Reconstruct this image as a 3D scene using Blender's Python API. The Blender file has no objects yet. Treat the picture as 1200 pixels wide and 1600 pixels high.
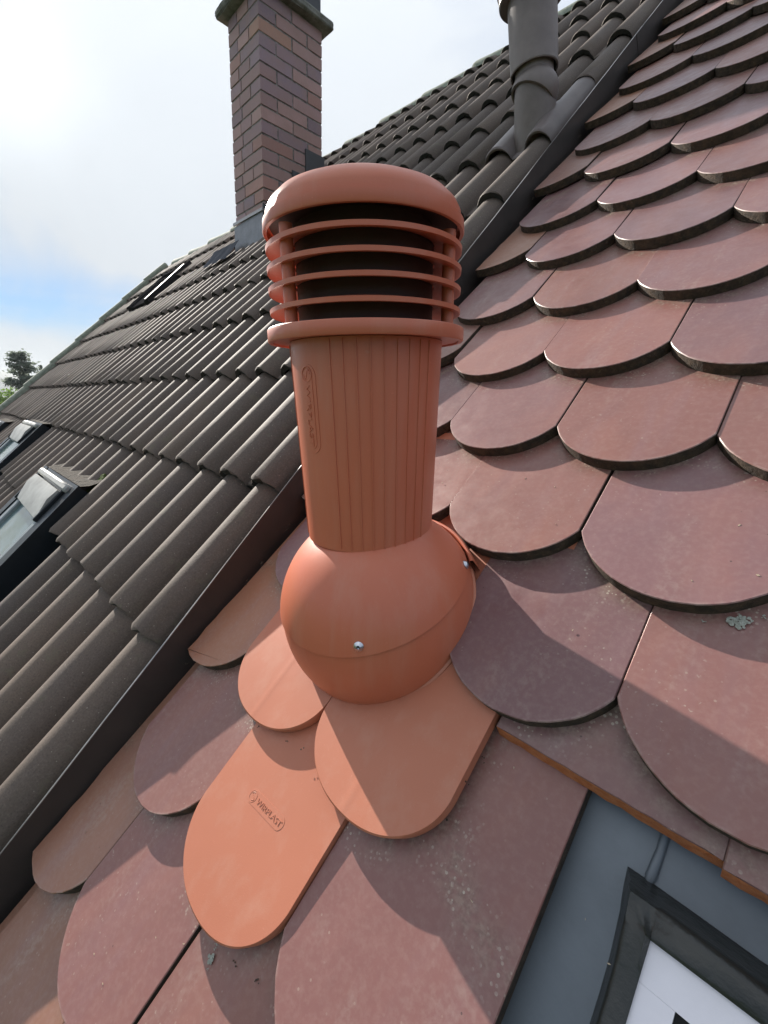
import bpy, bmesh, math, random
from mathutils import Vector, Matrix
random.seed(7)
PI = math.pi
scene = bpy.context.scene
COL = scene.collection

# ------------------------------------------------------------------ camera, sky, sun, exposure
cam_d = bpy.data.cameras.new("camera")
cam = bpy.data.objects.new("camera", cam_d); COL.objects.link(cam); scene.camera = cam
cam_d.sensor_fit = 'VERTICAL'; cam_d.sensor_height = 36.0
cam_d.lens = 688.64 * 36.0 / 1600.0
cam_d.clip_start = 0.01; cam_d.clip_end = 12000
CAM = Vector((0.092, -0.159, 0.463))
rx = Vector((0.7020, 0.7116, 0.0290)); fw = Vector((-0.6880, 0.6885, -0.2290))
fw.normalize(); rx = (rx - fw * rx.dot(fw)).normalized(); up = rx.cross(fw)
m = Matrix((rx, up, -fw)).transposed().to_4x4(); m.translation = CAM
cam.matrix_world = m

SUN = Vector((-0.890, 0.111, 0.443)).normalized()
SKY_STRENGTH = 0.06
sun_d = bpy.data.lights.new("sun", 'SUN'); sun_d.energy = 3.4; sun_d.angle = math.radians(0.5)
sun_d.color = (1.0, 0.93, 0.84)
sun = bpy.data.objects.new("sun", sun_d); COL.objects.link(sun)
sun.rotation_euler = SUN.to_track_quat('Z', 'Y').to_euler(); sun.location = SUN * 30

world = bpy.data.worlds.new("World"); scene.world = world; world.use_nodes = True
def build_world():
    nt = world.node_tree; nt.nodes.clear(); N = nt.nodes.new; L = nt.links.new
    def math_(op, a, b=None, clamp=False):
        n = N('ShaderNodeMath'); n.operation = op; n.use_clamp = clamp
        for i, v in enumerate((a, b)):
            if v is None: continue
            if isinstance(v, (int, float)): n.inputs[i].default_value = v
            else: L(v, n.inputs[i])
        return n.outputs[0]
    out = N('ShaderNodeOutputWorld'); bg = N('ShaderNodeBackground'); bg.inputs[1].default_value = SKY_STRENGTH
    sky = N('ShaderNodeTexSky'); sky.sky_type = 'NISHITA'; sky.sun_disc = False
    sky.sun_elevation = math.asin(SUN.z); sky.sun_rotation = math.atan2(SUN.x, SUN.y)
    sky.air_density = 1.0; sky.dust_density = 0.4; sky.ozone_density = 2.0; sky.altitude = 300
    tc = N('ShaderNodeTexCoord'); sep = N('ShaderNodeSeparateXYZ'); L(tc.outputs['Generated'], sep.inputs[0])
    z = math_('MAXIMUM', sep.outputs[2], 0.0)
    # cirrus layer seen in perspective: direction divided by height
    den = math_('ADD', z, 0.16)
    comb = N('ShaderNodeCombineXYZ')
    L(math_('DIVIDE', sep.outputs[0], den), comb.inputs[0]); L(math_('DIVIDE', sep.outputs[1], den), comb.inputs[1])
    mp = N('ShaderNodeMapping'); mp.inputs['Rotation'].default_value = (0, 0, 0.5); mp.inputs['Scale'].default_value = (0.55, 1.3, 1)
    L(comb.outputs[0], mp.inputs[0])
    no = N('ShaderNodeTexNoise'); no.inputs['Scale'].default_value = 1.1; no.inputs['Detail'].default_value = 7; no.inputs['Roughness'].default_value = 0.55
    no.inputs['Distortion'].default_value = 0.6
    L(mp.outputs[0], no.inputs['Vector'])
    cloud = math_('MULTIPLY_ADD', no.outputs[0], 1.5); cloud.node.inputs[2].default_value = 0.12
    # thinner stretch of the veil about ten degrees above the horizon, thick again below
    d = math_('SUBTRACT', z, 0.152); d = math_('DIVIDE', d, 0.056); d = math_('MULTIPLY', d, d)
    gap = math_('POWER', 2.718, math_('MULTIPLY', d, -1.0))
    no2 = N('ShaderNodeTexNoise'); no2.inputs['Scale'].default_value = 5.0; no2.inputs['Detail'].default_value = 5
    mp2 = N('ShaderNodeMapping'); mp2.inputs['Scale'].default_value = (0.5, 0.5, 5.0); mp2.inputs['Rotation'].default_value = (0.25, 0, 0); L(tc.outputs['Generated'], mp2.inputs[0]); L(mp2.outputs[0], no2.inputs['Vector'])
    low = math_('SUBTRACT', 1.0, math_('DIVIDE', z, 0.55), True)
    veil = math_('ADD', cloud, math_('MULTIPLY', low, 0.35))
    veil = math_('SUBTRACT', veil, math_('MULTIPLY', gap, math_('MULTIPLY_ADD', no2.outputs[0], 1.1)))
    dot = N('ShaderNodeVectorMath'); dot.operation = 'DOT_PRODUCT'; L(tc.outputs['Generated'], dot.inputs[0]); dot.inputs[1].default_value = SUN
    c = math_('MAXIMUM', dot.outputs['Value'], 0.0)
    veil = math_('SUBTRACT', veil, math_('MULTIPLY', math_('SUBTRACT', 1.0, c), 0.16))
    veil = math_('MINIMUM', math_('MAXIMUM', veil, 0.03), 0.93)
    # the veil glows towards the sun
    glow = math_('ADD', math_('MULTIPLY', math_('POWER', c, 5.0), 0.25), math_('MULTIPLY', math_('POWER', c, 200.0), 1.2))
    grad = math_('ADD', math_('MULTIPLY', z, 0.85), 0.73)
    tex = math_('ADD', math_('MULTIPLY', no.outputs[0], 0.26), 0.90)
    base = math_('MULTIPLY', math_('MULTIPLY', math_('ADD', 4.15, glow), grad), tex)
    ccol = N('ShaderNodeVectorMath'); ccol.operation = 'SCALE'; ccol.inputs[0].default_value = (0.95, 0.995, 1.03); L(base, ccol.inputs['Scale'])
    mix = N('ShaderNodeMix'); mix.data_type = 'RGBA'; L(veil, mix.inputs[0]); lum = N('ShaderNodeVectorMath'); lum.operation = 'DOT_PRODUCT'; lum.inputs[1].default_value = (0.3, 0.6, 0.1); L(sky.outputs[0], lum.inputs[0])
    comp = math_('DIVIDE', 1.0, math_('ADD', 1.0, math_('DIVIDE', lum.outputs['Value'], 4.0)))
    thin = N('ShaderNodeVectorMath'); thin.operation = 'SCALE'; L(sky.outputs[0], thin.inputs[0]); L(comp, thin.inputs['Scale'])
    tint = N('ShaderNodeVectorMath'); tint.operation = 'MULTIPLY'; tint.inputs[1].default_value = (0.70, 1.08, 1.5); L(thin.outputs[0], tint.inputs[0]); L(tint.outputs[0], mix.inputs[6]); L(ccol.outputs[0], mix.inputs[7])
    L(mix.outputs[2], bg.inputs[0]); L(bg.outputs[0], out.inputs[0])
build_world()
vs = scene.view_settings; vs.view_transform = 'Standard'; vs.look = 'None'; vs.gamma = 1.0; vs.exposure = 1.60
vs.use_curve_mapping = False

# ------------------------------------------------------------------ frames
C45 = math.sqrt(0.5)
ROOF = Matrix.Rotation(PI / 4, 4, 'X')            # local x along the roof, y up the slope, z off the roof
def r2w(a, s, n): return Vector((a, (s - n) * C45, (s + n) * C45))

# ------------------------------------------------------------------ materials
class Mat:
    def __init__(self, name):
        self.m = bpy.data.materials.new(name); self.m.use_nodes = True
        self.nt = self.m.node_tree; self.b = self.nt.nodes['Principled BSDF']; self.L = self.nt.links.new
        self._tc = None; self._v = {}
    def n(self, t, **kw):
        x = self.nt.nodes.new(t)
        for k, v in kw.items():
            if k.startswith('_'): setattr(x, k[1:], v)
            else: x.inputs[k].default_value = v
        return x
    def coords(self, rnd=False):
        if rnd in self._v: return self._v[rnd]
        if self._tc is None: self._tc = self.n('ShaderNodeTexCoord')
        v = self._tc.outputs['Object']
        if rnd:
            oi = self.n('ShaderNodeObjectInfo'); mu = self.n('ShaderNodeMath', _operation='MULTIPLY'); mu.inputs[1].default_value = 41.7
            self.L(oi.outputs['Random'], mu.inputs[0]); ad = self.n('ShaderNodeVectorMath', _operation='ADD')
            self.L(v, ad.inputs[0]); self.L(mu.outputs[0], ad.inputs[1]); v = ad.outputs[0]
        self._v[rnd] = v
        return v
    def noise(self, scale, detail=4, rough=0.55, rnd=False, stretch=None, dist=0.0):
        v = self.coords(rnd)
        if stretch:
            mp = self.n('ShaderNodeMapping'); mp.inputs['Scale'].default_value = stretch; self.L(v, mp.inputs[0]); v = mp.outputs[0]
        x = self.n('ShaderNodeTexNoise'); x.inputs['Scale'].default_value = scale; x.inputs['Detail'].default_value = detail
        x.inputs['Roughness'].default_value = rough; x.inputs['Distortion'].default_value = dist
        self.L(v, x.inputs['Vector']); return x.outputs[0]
    def voro(self, scale, rnd=False, out='Distance'):
        x = self.n('ShaderNodeTexVoronoi'); x.inputs['Scale'].default_value = scale; self.L(self.coords(rnd), x.inputs['Vector']); return x.outputs[out]
    def ramp(self, f, lo, hi):
        x = self.n('ShaderNodeMapRange'); x.inputs[1].default_value = lo; x.inputs[2].default_value = hi; self.L(f, x.inputs[0]); return x.outputs[0]
    def math(self, op, a, b=None, clamp=False):
        x = self.n('ShaderNodeMath', _operation=op, _use_clamp=clamp)
        for i, v in enumerate((a, b)):
            if v is None: continue
            if isinstance(v, (int, float)): x.inputs[i].default_value = v
            else: self.L(v, x.inputs[i])
        return x.outputs[0]
    def mix(self, f, a, b, mode='MIX'):
        x = self.n('ShaderNodeMix', _data_type='RGBA', _blend_type=mode)
        for i, v in ((0, f), (6, a), (7, b)):
            if isinstance(v, (int, float)): x.inputs[i].default_value = v
            elif isinstance(v, tuple): x.inputs[i].default_value = (*v, 1)
            else: self.L(v, x.inputs[i])
        return x.outputs[2]
    def color(self, c):
        if isinstance(c, tuple): self.b.inputs['Base Color'].default_value = (*c, 1)
        else: self.L(c, self.b.inputs['Base Color'])
        return self
    def rough(self, r):
        if isinstance(r, (int, float)): self.b.inputs['Roughness'].default_value = r
        else: self.L(r, self.b.inputs['Roughness'])
        return self
    def bump(self, hs):
        prev = None
        for h, s, d in hs:
            x = self.n('ShaderNodeBump'); x.inputs['Strength'].default_value = s; x.inputs['Distance'].default_value = d
            self.L(h, x.inputs['Height'])
            if prev: self.L(prev, x.inputs['Normal'])
            prev = x.outputs[0]
        self.L(prev, self.b.inputs['Normal']); return self
    def set(self, **kw):
        for k, v in kw.items(): self.b.inputs[k.replace('_', ' ')].default_value = v
        return self

def clay_material():
    M = Mat('fired_clay')
    oi = M.n('ShaderNodeObjectInfo')
    base = oi.outputs['Color']
    big = M.noise(9, 4, 0.6, True, (1, 0.45, 1)); streak = M.noise(26, 4, 0.6, True, (1, 0.12, 1)); fine = M.noise(170, 5, 0.65, True)
    mot = M.noise(38, 5, 0.62, True)
    c = M.mix(M.math('MULTIPLY', M.ramp(big, 0.45, 0.75), 0.35), base, (0.30, 0.125, 0.085))
    c = M.mix(M.math('MULTIPLY', M.ramp(streak, 0.48, 0.75), 0.28), c, (0.20, 0.125, 0.14))
    c = M.mix(M.ramp(fine, 0.45, 0.85), c, M.mix(0.16, c, (0.42, 0.33, 0.28)))
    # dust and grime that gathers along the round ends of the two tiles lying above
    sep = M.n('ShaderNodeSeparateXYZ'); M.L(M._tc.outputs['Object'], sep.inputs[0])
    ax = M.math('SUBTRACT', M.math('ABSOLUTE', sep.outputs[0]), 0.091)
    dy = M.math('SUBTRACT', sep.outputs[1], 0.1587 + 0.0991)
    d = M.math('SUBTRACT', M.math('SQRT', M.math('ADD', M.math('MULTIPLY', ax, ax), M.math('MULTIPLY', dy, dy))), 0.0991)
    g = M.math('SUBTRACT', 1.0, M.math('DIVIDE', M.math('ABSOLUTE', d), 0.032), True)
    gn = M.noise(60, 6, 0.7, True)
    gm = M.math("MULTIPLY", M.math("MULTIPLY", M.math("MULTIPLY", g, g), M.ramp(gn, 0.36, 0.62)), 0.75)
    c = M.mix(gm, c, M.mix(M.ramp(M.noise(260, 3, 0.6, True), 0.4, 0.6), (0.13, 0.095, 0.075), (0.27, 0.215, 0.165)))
    wash = M.math('MULTIPLY', M.ramp(M.noise(16, 5, 0.7, True, (1, 0.22, 1)), 0.56, 0.80), 0.5)
    c = M.mix(M.math('MULTIPLY', wash, M.ramp(fine, 0.35, 0.6)), c, (0.33, 0.27, 0.23))
    crust = M.math('MULTIPLY', M.math('LESS_THAN', M.voro(230, True), 0.30), M.math('MULTIPLY', g, M.ramp(M.noise(34, 4, 0.7, True), 0.50, 0.64)))
    c = M.mix(M.math('MULTIPLY', crust, 0.75), c, (0.45, 0.41, 0.34))
    # worn pale line along the tile's own rounded edge
    ey = M.math('SUBTRACT', sep.outputs[1], 0.0991)
    de = M.math('SUBTRACT', 0.0991, M.math('SQRT', M.math('ADD', M.math('MULTIPLY', sep.outputs[0], sep.outputs[0]), M.math('MULTIPLY', ey, ey))))
    wear = M.math('MULTIPLY', M.math('SUBTRACT', 1.0, M.math('DIVIDE', de, 0.0032), True), M.math('MULTIPLY', M.math('LESS_THAN', sep.outputs[1], 0.062), M.ramp(M.noise(80, 4, 0.7, True), 0.42, 0.6)))
    c = M.mix(M.math('MULTIPLY', wear, 0.55), c, (0.36, 0.28, 0.25))
    # pale lichen flecks, tight specks and crust
    sp = M.math('MULTIPLY', M.math('LESS_THAN', M.voro(95, True), 0.10), M.ramp(M.noise(14, 3, 0.6, True), 0.5, 0.62))
    c = M.mix(M.math('MULTIPLY', sp, 0.28), c, (0.42, 0.37, 0.29))
    lf = M.math('MULTIPLY', M.ramp(M.noise(240, 3, 0.5, True), 0.66, 0.72), M.ramp(M.noise(7, 4, 0.6, True), 0.52, 0.66))
    c = M.mix(M.math('MULTIPLY', lf, 0.4), c, (0.40, 0.36, 0.29))
    dk = M.math('MULTIPLY', M.math('LESS_THAN', M.voro(42, True), 0.04), M.ramp(M.noise(9, 3, 0.6, True), 0.5, 0.6))
    c = M.mix(M.math('MULTIPLY', dk, 0.6), c, (0.03, 0.022, 0.02))
    M.color(c); M.rough(M.ramp(M.noise(30, 4, 0.6, True), -0.3, 1.6))
    r = M.n('ShaderNodeMapRange'); r.inputs[1].default_value = 0.3; r.inputs[2].default_value = 0.75; r.inputs[3].default_value = 0.30; r.inputs[4].default_value = 0.50
    M.L(mot, r.inputs[0]); M.rough(r.outputs[0])
    M.bump([(M.noise(13, 2, 0.45, True), 0.35, 0.006), (M.noise(120, 3, 0.55, True), 0.12, 0.0010), (M.math('MINIMUM', M.voro(42, True), 0.05), 0.35, 0.003)])
    return M.m
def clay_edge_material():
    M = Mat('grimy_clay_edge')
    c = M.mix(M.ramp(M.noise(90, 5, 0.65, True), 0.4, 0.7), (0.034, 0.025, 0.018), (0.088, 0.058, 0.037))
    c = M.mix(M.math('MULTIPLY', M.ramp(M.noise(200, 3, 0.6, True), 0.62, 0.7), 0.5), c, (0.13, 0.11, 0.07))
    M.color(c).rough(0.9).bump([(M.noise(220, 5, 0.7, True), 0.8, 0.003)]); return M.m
def raw_clay_material():
    M = Mat('fresh_broken_clay')
    M.color(M.mix(M.ramp(M.noise(140, 4, 0.6), 0.35, 0.7), (0.52, 0.155, 0.05), (0.62, 0.24, 0.10))).rough(0.85).bump([(M.noise(260, 5, 0.7), 0.9, 0.004)]); return M.m
def plastic_material(name, col, rough=0.42):
    M = Mat(name)
    c = M.mix(M.ramp(M.noise(7, 3, 0.5), 0.35, 0.7), col, tuple(v * 0.93 for v in col))
    dust = M.math('MULTIPLY', M.ramp(M.noise(380, 3, 0.6), 0.66, 0.74), 0.35)
    c = M.mix(dust, c, tuple(min(1, v * 1.25 + 0.04) for v in col))
    scratch = M.math('MULTIPLY', M.ramp(M.noise(45, 3, 0.7, False, (0.25, 1, 1)), 0.72, 0.8), 0.2)
    c = M.mix(scratch, c, (0.5, 0.36, 0.29))
    film = M.math('MULTIPLY', M.ramp(M.noise(26, 5, 0.65, False, (1, 1, 0.07)), 0.50, 0.76), 0.20)
    c = M.mix(film, c, (0.50, 0.33, 0.25))
    M.color(c); r = M.n('ShaderNodeMapRange'); r.inputs[3].default_value = rough - 0.06; r.inputs[4].default_value = rough + 0.1
    M.L(M.noise(22, 4, 0.6), r.inputs[0]); M.rough(r.outputs[0])
    M.bump([(M.noise(900, 2, 0.5), 0.12, 0.0006), (M.noise(11, 2, 0.5), 0.12, 0.004)]); return M.m
def concrete_tile_material():
    M = Mat('weathered_concrete_tile')
    oi = M.n('ShaderNodeObjectInfo'); base = oi.outputs['Color']
    c = M.mix(M.ramp(M.noise(11, 5, 0.6, True, (1, 0.4, 1)), 0.35, 0.7), base, M.mix(0.5, base, (0.07, 0.058, 0.055)))
    gr = M.noise(330, 4, 0.7, True)
    c = M.mix(M.math('MULTIPLY', M.ramp(gr, 0.52, 0.8), 0.38), c, (0.25, 0.205, 0.17))
    c = M.mix(M.math('MULTIPLY', M.ramp(gr, 0.44, 0.30), 0.55), c, (0.02, 0.018, 0.018))
    li = M.math('MULTIPLY', M.ramp(M.noise(24, 5, 0.7, True), 0.58, 0.68), 0.35)
    c = M.mix(li, c, (0.12, 0.115, 0.07))
    sp = M.math('MULTIPLY', M.math('LESS_THAN', M.voro(70, True), 0.07), 0.5)
    c = M.mix(sp, c, (0.34, 0.31, 0.26))
    M.color(c).rough(0.78).bump([(gr, 0.4, 0.0010), (M.noise(40, 4, 0.6, True), 0.25, 0.0022)]); return M.m
def simple(name, col, rough=0.5, metal=0.0, nscale=60, amt=0.3, bump=0.2, dark=None, bd=0.002):
    M = Mat(name)
    M.color(M.mix(M.math('MULTIPLY', M.ramp(M.noise(nscale, 5, 0.6), 0.35, 0.7), amt), col, dark or tuple(v * 0.45 for v in col)))
    M.rough(rough).set(Metallic=metal)
    if bump: M.bump([(M.noise(nscale * 3, 4, 0.6), bump, bd)])
    return M.m
MT = {}
MT['clay'] = clay_material(); MT['edge'] = clay_edge_material(); MT['raw'] = raw_clay_material()
MT['plastic'] = plastic_material('brick_red_plastic', (0.51, 0.142, 0.076), 0.36)
MT['plate'] = plastic_material('salmon_red_plastic', (0.42, 0.146, 0.082), 0.45)
MT['core'] = simple('shade_toned_core_plastic', (0.035, 0.013, 0.010), 0.6, amt=0.2)  # near-black base colour stands for the shade between the louvre rings
MT['tile_dark'] = concrete_tile_material()
MT['under'] = simple('dark_tile_underside', (0.03, 0.027, 0.025), 0.95, amt=0.5)
MT['flash'] = simple('dark_coated_metal', (0.040, 0.032, 0.029), 0.5, 0.0, 14, 0.6, 0.25, (0.018, 0.015, 0.014))
MT['lip'] = simple('glint_toned_lip_metal', (0.35, 0.34, 0.33), 0.35, 0.8, 60, 0.4, 0.1)  # pale tone paints in the sun glint along the flashing's top edge
MT['lead'] = simple('dull_lead_sheet', (0.22, 0.225, 0.24), 0.42, 0.6, 14, 0.5, 0.4, bd=0.006)
MT['apron2'] = simple('dull_blue_lead_apron', (0.06, 0.066, 0.08), 0.75, 0.0, 14, 0.5, 0.4, bd=0.006)
MT['leaddark'] = simple('dark_lead_sheet', (0.06, 0.062, 0.068), 0.5, 0.3, 14, 0.4, 0.3)
MT['mortar'] = simple('grey_mortar', (0.27, 0.25, 0.23), 0.95, 0, 40, 0.9, 0.6, (0.06, 0.055, 0.05))
MT['slab'] = simple('lichened_concrete', (0.22, 0.215, 0.195), 0.95, 0, 22, 0.8, 0.7, (0.06, 0.065, 0.045), 0.006)
MT['cap'] = simple('pale_green_lichened_cap', (0.30, 0.33, 0.27), 0.9, 0, 30, 0.6, 0.5, (0.10, 0.11, 0.075), 0.004)
MT['pipe'] = simple('dull_brown_plastic_pipe', (0.175, 0.145, 0.135), 0.48, 0, 16, 0.5, 0.15)
MT['pipetile'] = simple('smooth_brown_base_tile', (0.16, 0.135, 0.13), 0.4, 0, 16, 0.4, 0.15)
MT['winframe'] = simple('dark_window_cladding', (0.018, 0.022, 0.026), 0.38, 0.2, 20, 0.4, 0.1)
MT['matte'] = simple('dull_dark_cladding', (0.035, 0.034, 0.036), 0.95, 0, 20, 0.4, 0.1)
MT['matte'].node_tree.nodes['Principled BSDF'].inputs['Specular IOR Level'].default_value = 0.0
MT['hood'] = simple('bleached_aluminium_hood', (0.36, 0.365, 0.35), 0.55, 0.1, 16, 0.6, 0.25)
MT['pale'] = simple('pale_frame_metal', (0.22, 0.25, 0.26), 0.45, 0.1, 20, 0.3, 0.1)
MT['apron'] = simple('crumpled_grey_apron', (0.10, 0.09, 0.08), 0.75, 0.1, 26, 0.8, 0.9, (0.08, 0.08, 0.075), 0.01)
MT['bluesheet'] = simple('blue_grey_sheet_metal', (0.155, 0.180, 0.205), 0.42, 0.25, 12, 0.8, 0.25, (0.105, 0.124, 0.142))
MT['rubber'] = simple('black_rubber', (0.016, 0.018, 0.017), 0.36, 0, 20, 0.4, 0.45, (0.036, 0.038, 0.034), 0.004)
MT['white'] = simple('white_painted_frame', (0.72, 0.70, 0.75), 0.42, 0, 50, 0.2, 0.1, (0.55, 0.53, 0.57))
MT['black'] = simple('dark_interior', (0.012, 0.012, 0.014), 0.75, bump=0)
MT['steel'] = simple('zinc_screw', (0.62, 0.64, 0.68), 0.28, 1.0, 200, 0.2, 0.1)
MT['moss'] = simple('moss', (0.085, 0.12, 0.022), 0.95, 0, 120, 0.7, 0.9, (0.025, 0.045, 0.01), 0.006)
MT['lichen'] = simple('pale_lichen', (0.42, 0.44, 0.39), 0.95, 0, 220, 0.8, 0.9, (0.20, 0.21, 0.17), 0.003)
MT['flake'] = simple('dry_flake', (0.42, 0.34, 0.24), 0.8, 0, 100, 0.6, 0.3)
MT['wall'] = simple('render_wall', (0.55, 0.52, 0.46), 0.9, 0, 6, 0.3, 0.3)
MT['grass'] = simple('meadow', (0.055, 0.085, 0.025), 0.95, 0, 0.06, 0.6, 0, (0.03, 0.05, 0.015))
MT['forest'] = simple('haze_blue_forest', (0.030, 0.055, 0.062), 0.95, 0, 0.02, 0.5, 0, (0.02, 0.04, 0.035))  # blue of the distant air is mixed into the forest colour
MT['bark'] = simple('bark', (0.09, 0.065, 0.05), 0.95, 0, 8, 0.5, 0.5)
def leafy(name, col, tr):
    M = Mat(name); M.color(M.mix(M.ramp(M.noise(3, 4, 0.6), 0.35, 0.7), col, tuple(v * .6 for v in col))).rough(0.8)
    t_ = M.n('ShaderNodeBsdfTranslucent'); t_.inputs[0].default_value = (*tr, 1); mx = M.n('ShaderNodeMixShader'); mx.inputs[0].default_value = 0.45
    M.L(M.b.outputs[0], mx.inputs[1]); M.L(t_.outputs[0], mx.inputs[2]); M.L(mx.outputs[0], M.nt.nodes['Material Output'].inputs[0]); return M.m
MT['needles'] = leafy('haze_greyed_needles', (0.10, 0.12, 0.10), (0.22, 0.26, 0.21)); MT['leaves'] = leafy('broad_leaves', (0.07, 0.12, 0.04), (0.16, 0.26, 0.06))  # needle colours paled and greyed to imitate the hazy glare
for k_, sp_ in (('apron', 0.0), ('apron2', 0.0), ('pipetile', .2), ('hood', .25), ('winframe', .2), ('pale', .2)): MT[k_].node_tree.nodes['Principled BSDF'].inputs['Specular IOR Level'].default_value = sp_
def glass_mat():
    M = Mat('glass_painted_reflection'); M.color(M.mix(M.ramp(M.noise(14, 4, 0.6), 0.4, 0.6), (0.05, 0.085, 0.06), (0.10, 0.15, 0.16))).rough(0.08).set(IOR=1.45)  # mottled green and blue tint stands for reflected trees and sky
    M.bump([(M.noise(3, 2, 0.5), 0.05, 0.01)]); return M.m
MT['glass'] = glass_mat()
def brick_mat():
    M = Mat('clinker_brick'); oi = M.n('ShaderNodeObjectInfo')
    c = M.mix(M.math('MULTIPLY', M.ramp(M.noise(9, 4, 0.6, True), 0.4, 0.65), 0.5), oi.outputs['Color'], (0.27, 0.16, 0.13))
    c = M.mix(M.math('MULTIPLY', M.ramp(M.noise(70, 5, 0.65, True), 0.5, 0.75), 0.35), c, (0.30, 0.23, 0.19))
    M.color(c).rough(0.6).bump([(M.noise(90, 4, 0.6, True), 0.5, 0.002)]); return M.m
MT['brick'] = brick_mat()

# ------------------------------------------------------------------ builders
def thing(name, label, cat, loc=(0, 0, 0), group=None, mat4=None):
    o = bpy.data.objects.new(name, None); COL.objects.link(o)
    o.empty_display_size = 0.05
    if mat4 is not None: o.matrix_world = mat4
    else: o.location = loc
    o['label'] = label; o['category'] = cat; o['kind'] = 'thing'
    if group: o['group'] = group
    ORG[o.name] = (mat4.copy() if mat4 is not None else Matrix.Translation(Vector(loc)))
    return o
ORG = {}
def finish(me, mats, smooth=40):
    for mm in (mats if isinstance(mats, (list, tuple)) else [mats]): me.materials.append(mm)
    if smooth is not None:
        me.shade_smooth(); me.set_sharp_from_angle(angle=math.radians(smooth))
def mesh_of(name, bm, mats, smooth=40):
    me = bpy.data.meshes.new(name); bm.normal_update(); bm.to_mesh(me); bm.free(); finish(me, mats, smooth); return me
def part(name, bm, mats, parent, world=True, smooth=40, kind=None, label=None):
    """bmesh in world coordinates (or in the parent's own when world is False) becomes a child of parent"""
    if world and parent is not None: bmesh.ops.transform(bm, matrix=ORG[parent.name].inverted(), verts=bm.verts)
    o = bpy.data.objects.new(name, mesh_of(name, bm, mats, smooth)); COL.objects.link(o)
    if parent is not None:
        o.parent = parent; ORG[o.name] = ORG[parent.name]
    if kind: o['kind'] = kind
    if label: o['label'] = label
    return o
def solo(name, bm, mats, label=None, cat=None, kind=None, group=None, smooth=40):
    o = bpy.data.objects.new(name, mesh_of(name, bm, mats, smooth)); COL.objects.link(o)
    if label: o['label'] = label
    if cat: o['category'] = cat
    if kind: o['kind'] = kind
    if group: o['group'] = group
    return o
def box(bm, lo, hi, mat=None, bevel=0.0):
    g = bmesh.ops.create_cube(bm, size=1.0); vs_ = g['verts']
    for v in vs_:
        v.co = Vector(((lo[0] + hi[0]) / 2 + v.co.x * (hi[0] - lo[0]), (lo[1] + hi[1]) / 2 + v.co.y * (hi[1] - lo[1]), (lo[2] + hi[2]) / 2 + v.co.z * (hi[2] - lo[2])))
    if bevel:
        es = list({e for v in vs_ for e in v.link_edges})
        r = bmesh.ops.bevel(bm, geom=es, offset=bevel, segments=1, affect='EDGES')
        vs_ = list({v for f in r['faces'] for v in f.verts} | {v for v in vs_ if v.is_valid})
    if mat is not None: bmesh.ops.transform(bm, matrix=mat, verts=vs_)
    return vs_
def hexa(bm, bottom, top):
    """eight-cornered solid from two quads"""
    b = [bm.verts.new(p) for p in bottom]; t = [bm.verts.new(p) for p in top]
    bm.faces.new(list(reversed(b))); bm.faces.new(t)
    for i in range(4): bm.faces.new((b[i], b[(i + 1) % 4], t[(i + 1) % 4], t[i]))
def frame_of(A):
    A = Vector(A).normalized(); F = Vector((0.386, -0.369, 0)); F = (F - A * F.dot(A)).normalized(); R = A.cross(F); return A, F, R
def lathe(bm, prof, P0, A, seg=64, a0=0, a1=360, closed=False):
    A, F, R = frame_of(A); P0 = Vector(P0); full = (a1 - a0) >= 360; n = seg if full else seg + 1
    rings = []
    for r, t in prof:
        if r < 1e-6: rings.append([bm.verts.new(P0 + A * t)]); continue
        rings.append([bm.verts.new(P0 + A * t + (F * math.cos(math.radians(a0 + (a1 - a0) * i / seg)) + R * math.sin(math.radians(a0 + (a1 - a0) * i / seg))) * r) for i in range(n)])
    prs = list(zip(rings[:-1], rings[1:])) + ([(rings[-1], rings[0])] if closed else [])
    for p, q in prs:
        for i in range(seg):
            j = (i + 1) % n
            if len(p) == 1 and len(q) == 1: continue
            if len(p) == 1: bm.faces.new((p[0], q[j], q[i]))
            elif len(q) == 1: bm.faces.new((p[i], p[j], q[0]))
            else: bm.faces.new((p[i], p[j], q[j], q[i]))
def tube(bm, pts, r, seg=8, cap=True):
    pts = [Vector(p) for p in pts]; rs = r if isinstance(r, (list, tuple)) else [r] * len(pts); prev = None; rings = []
    for i, p in enumerate(pts):
        d = (pts[min(i + 1, len(pts) - 1)] - pts[max(i - 1, 0)]).normalized()
        u = prev - d * prev.dot(d) if prev else d.orthogonal()
        u.normalize(); prev = u; v = d.cross(u)
        rings.append([bm.verts.new(p + (u * math.cos(2 * PI * k / seg) + v * math.sin(2 * PI * k / seg)) * rs[i]) for k in range(seg)])
    for a, b in zip(rings[:-1], rings[1:]):
        for k in range(seg): bm.faces.new((a[k], a[(k + 1) % seg], b[(k + 1) % seg], b[k]))
    if cap: bm.faces.new(list(reversed(rings[0]))); bm.faces.new(rings[-1])
def text_geo(body, size, extrude):
    cu = bpy.data.curves.new('tmp_text', 'FONT'); cu.body = body; cu.size = size; cu.extrude = extrude; cu.align_x = 'LEFT'; cu.resolution_u = 3
    ob = bpy.data.objects.new('tmp_text', cu); COL.objects.link(ob)
    dg = bpy.context.evaluated_depsgraph_get(); dg.update(); me = bpy.data.meshes.new_from_object(ob.evaluated_get(dg))
    vs_ = [v.co.copy() for v in me.vertices]; fs = [tuple(p.vertices) for p in me.polygons]
    bpy.data.objects.remove(ob); bpy.data.curves.remove(cu); bpy.data.meshes.remove(me); return vs_, fs
def add_geo(bm, vs_, fs, fn):
    nv = [bm.verts.new(fn(v)) for v in vs_]
    for f in fs:
        try: bm.faces.new([nv[i] for i in f])
        except ValueError: pass

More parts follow.
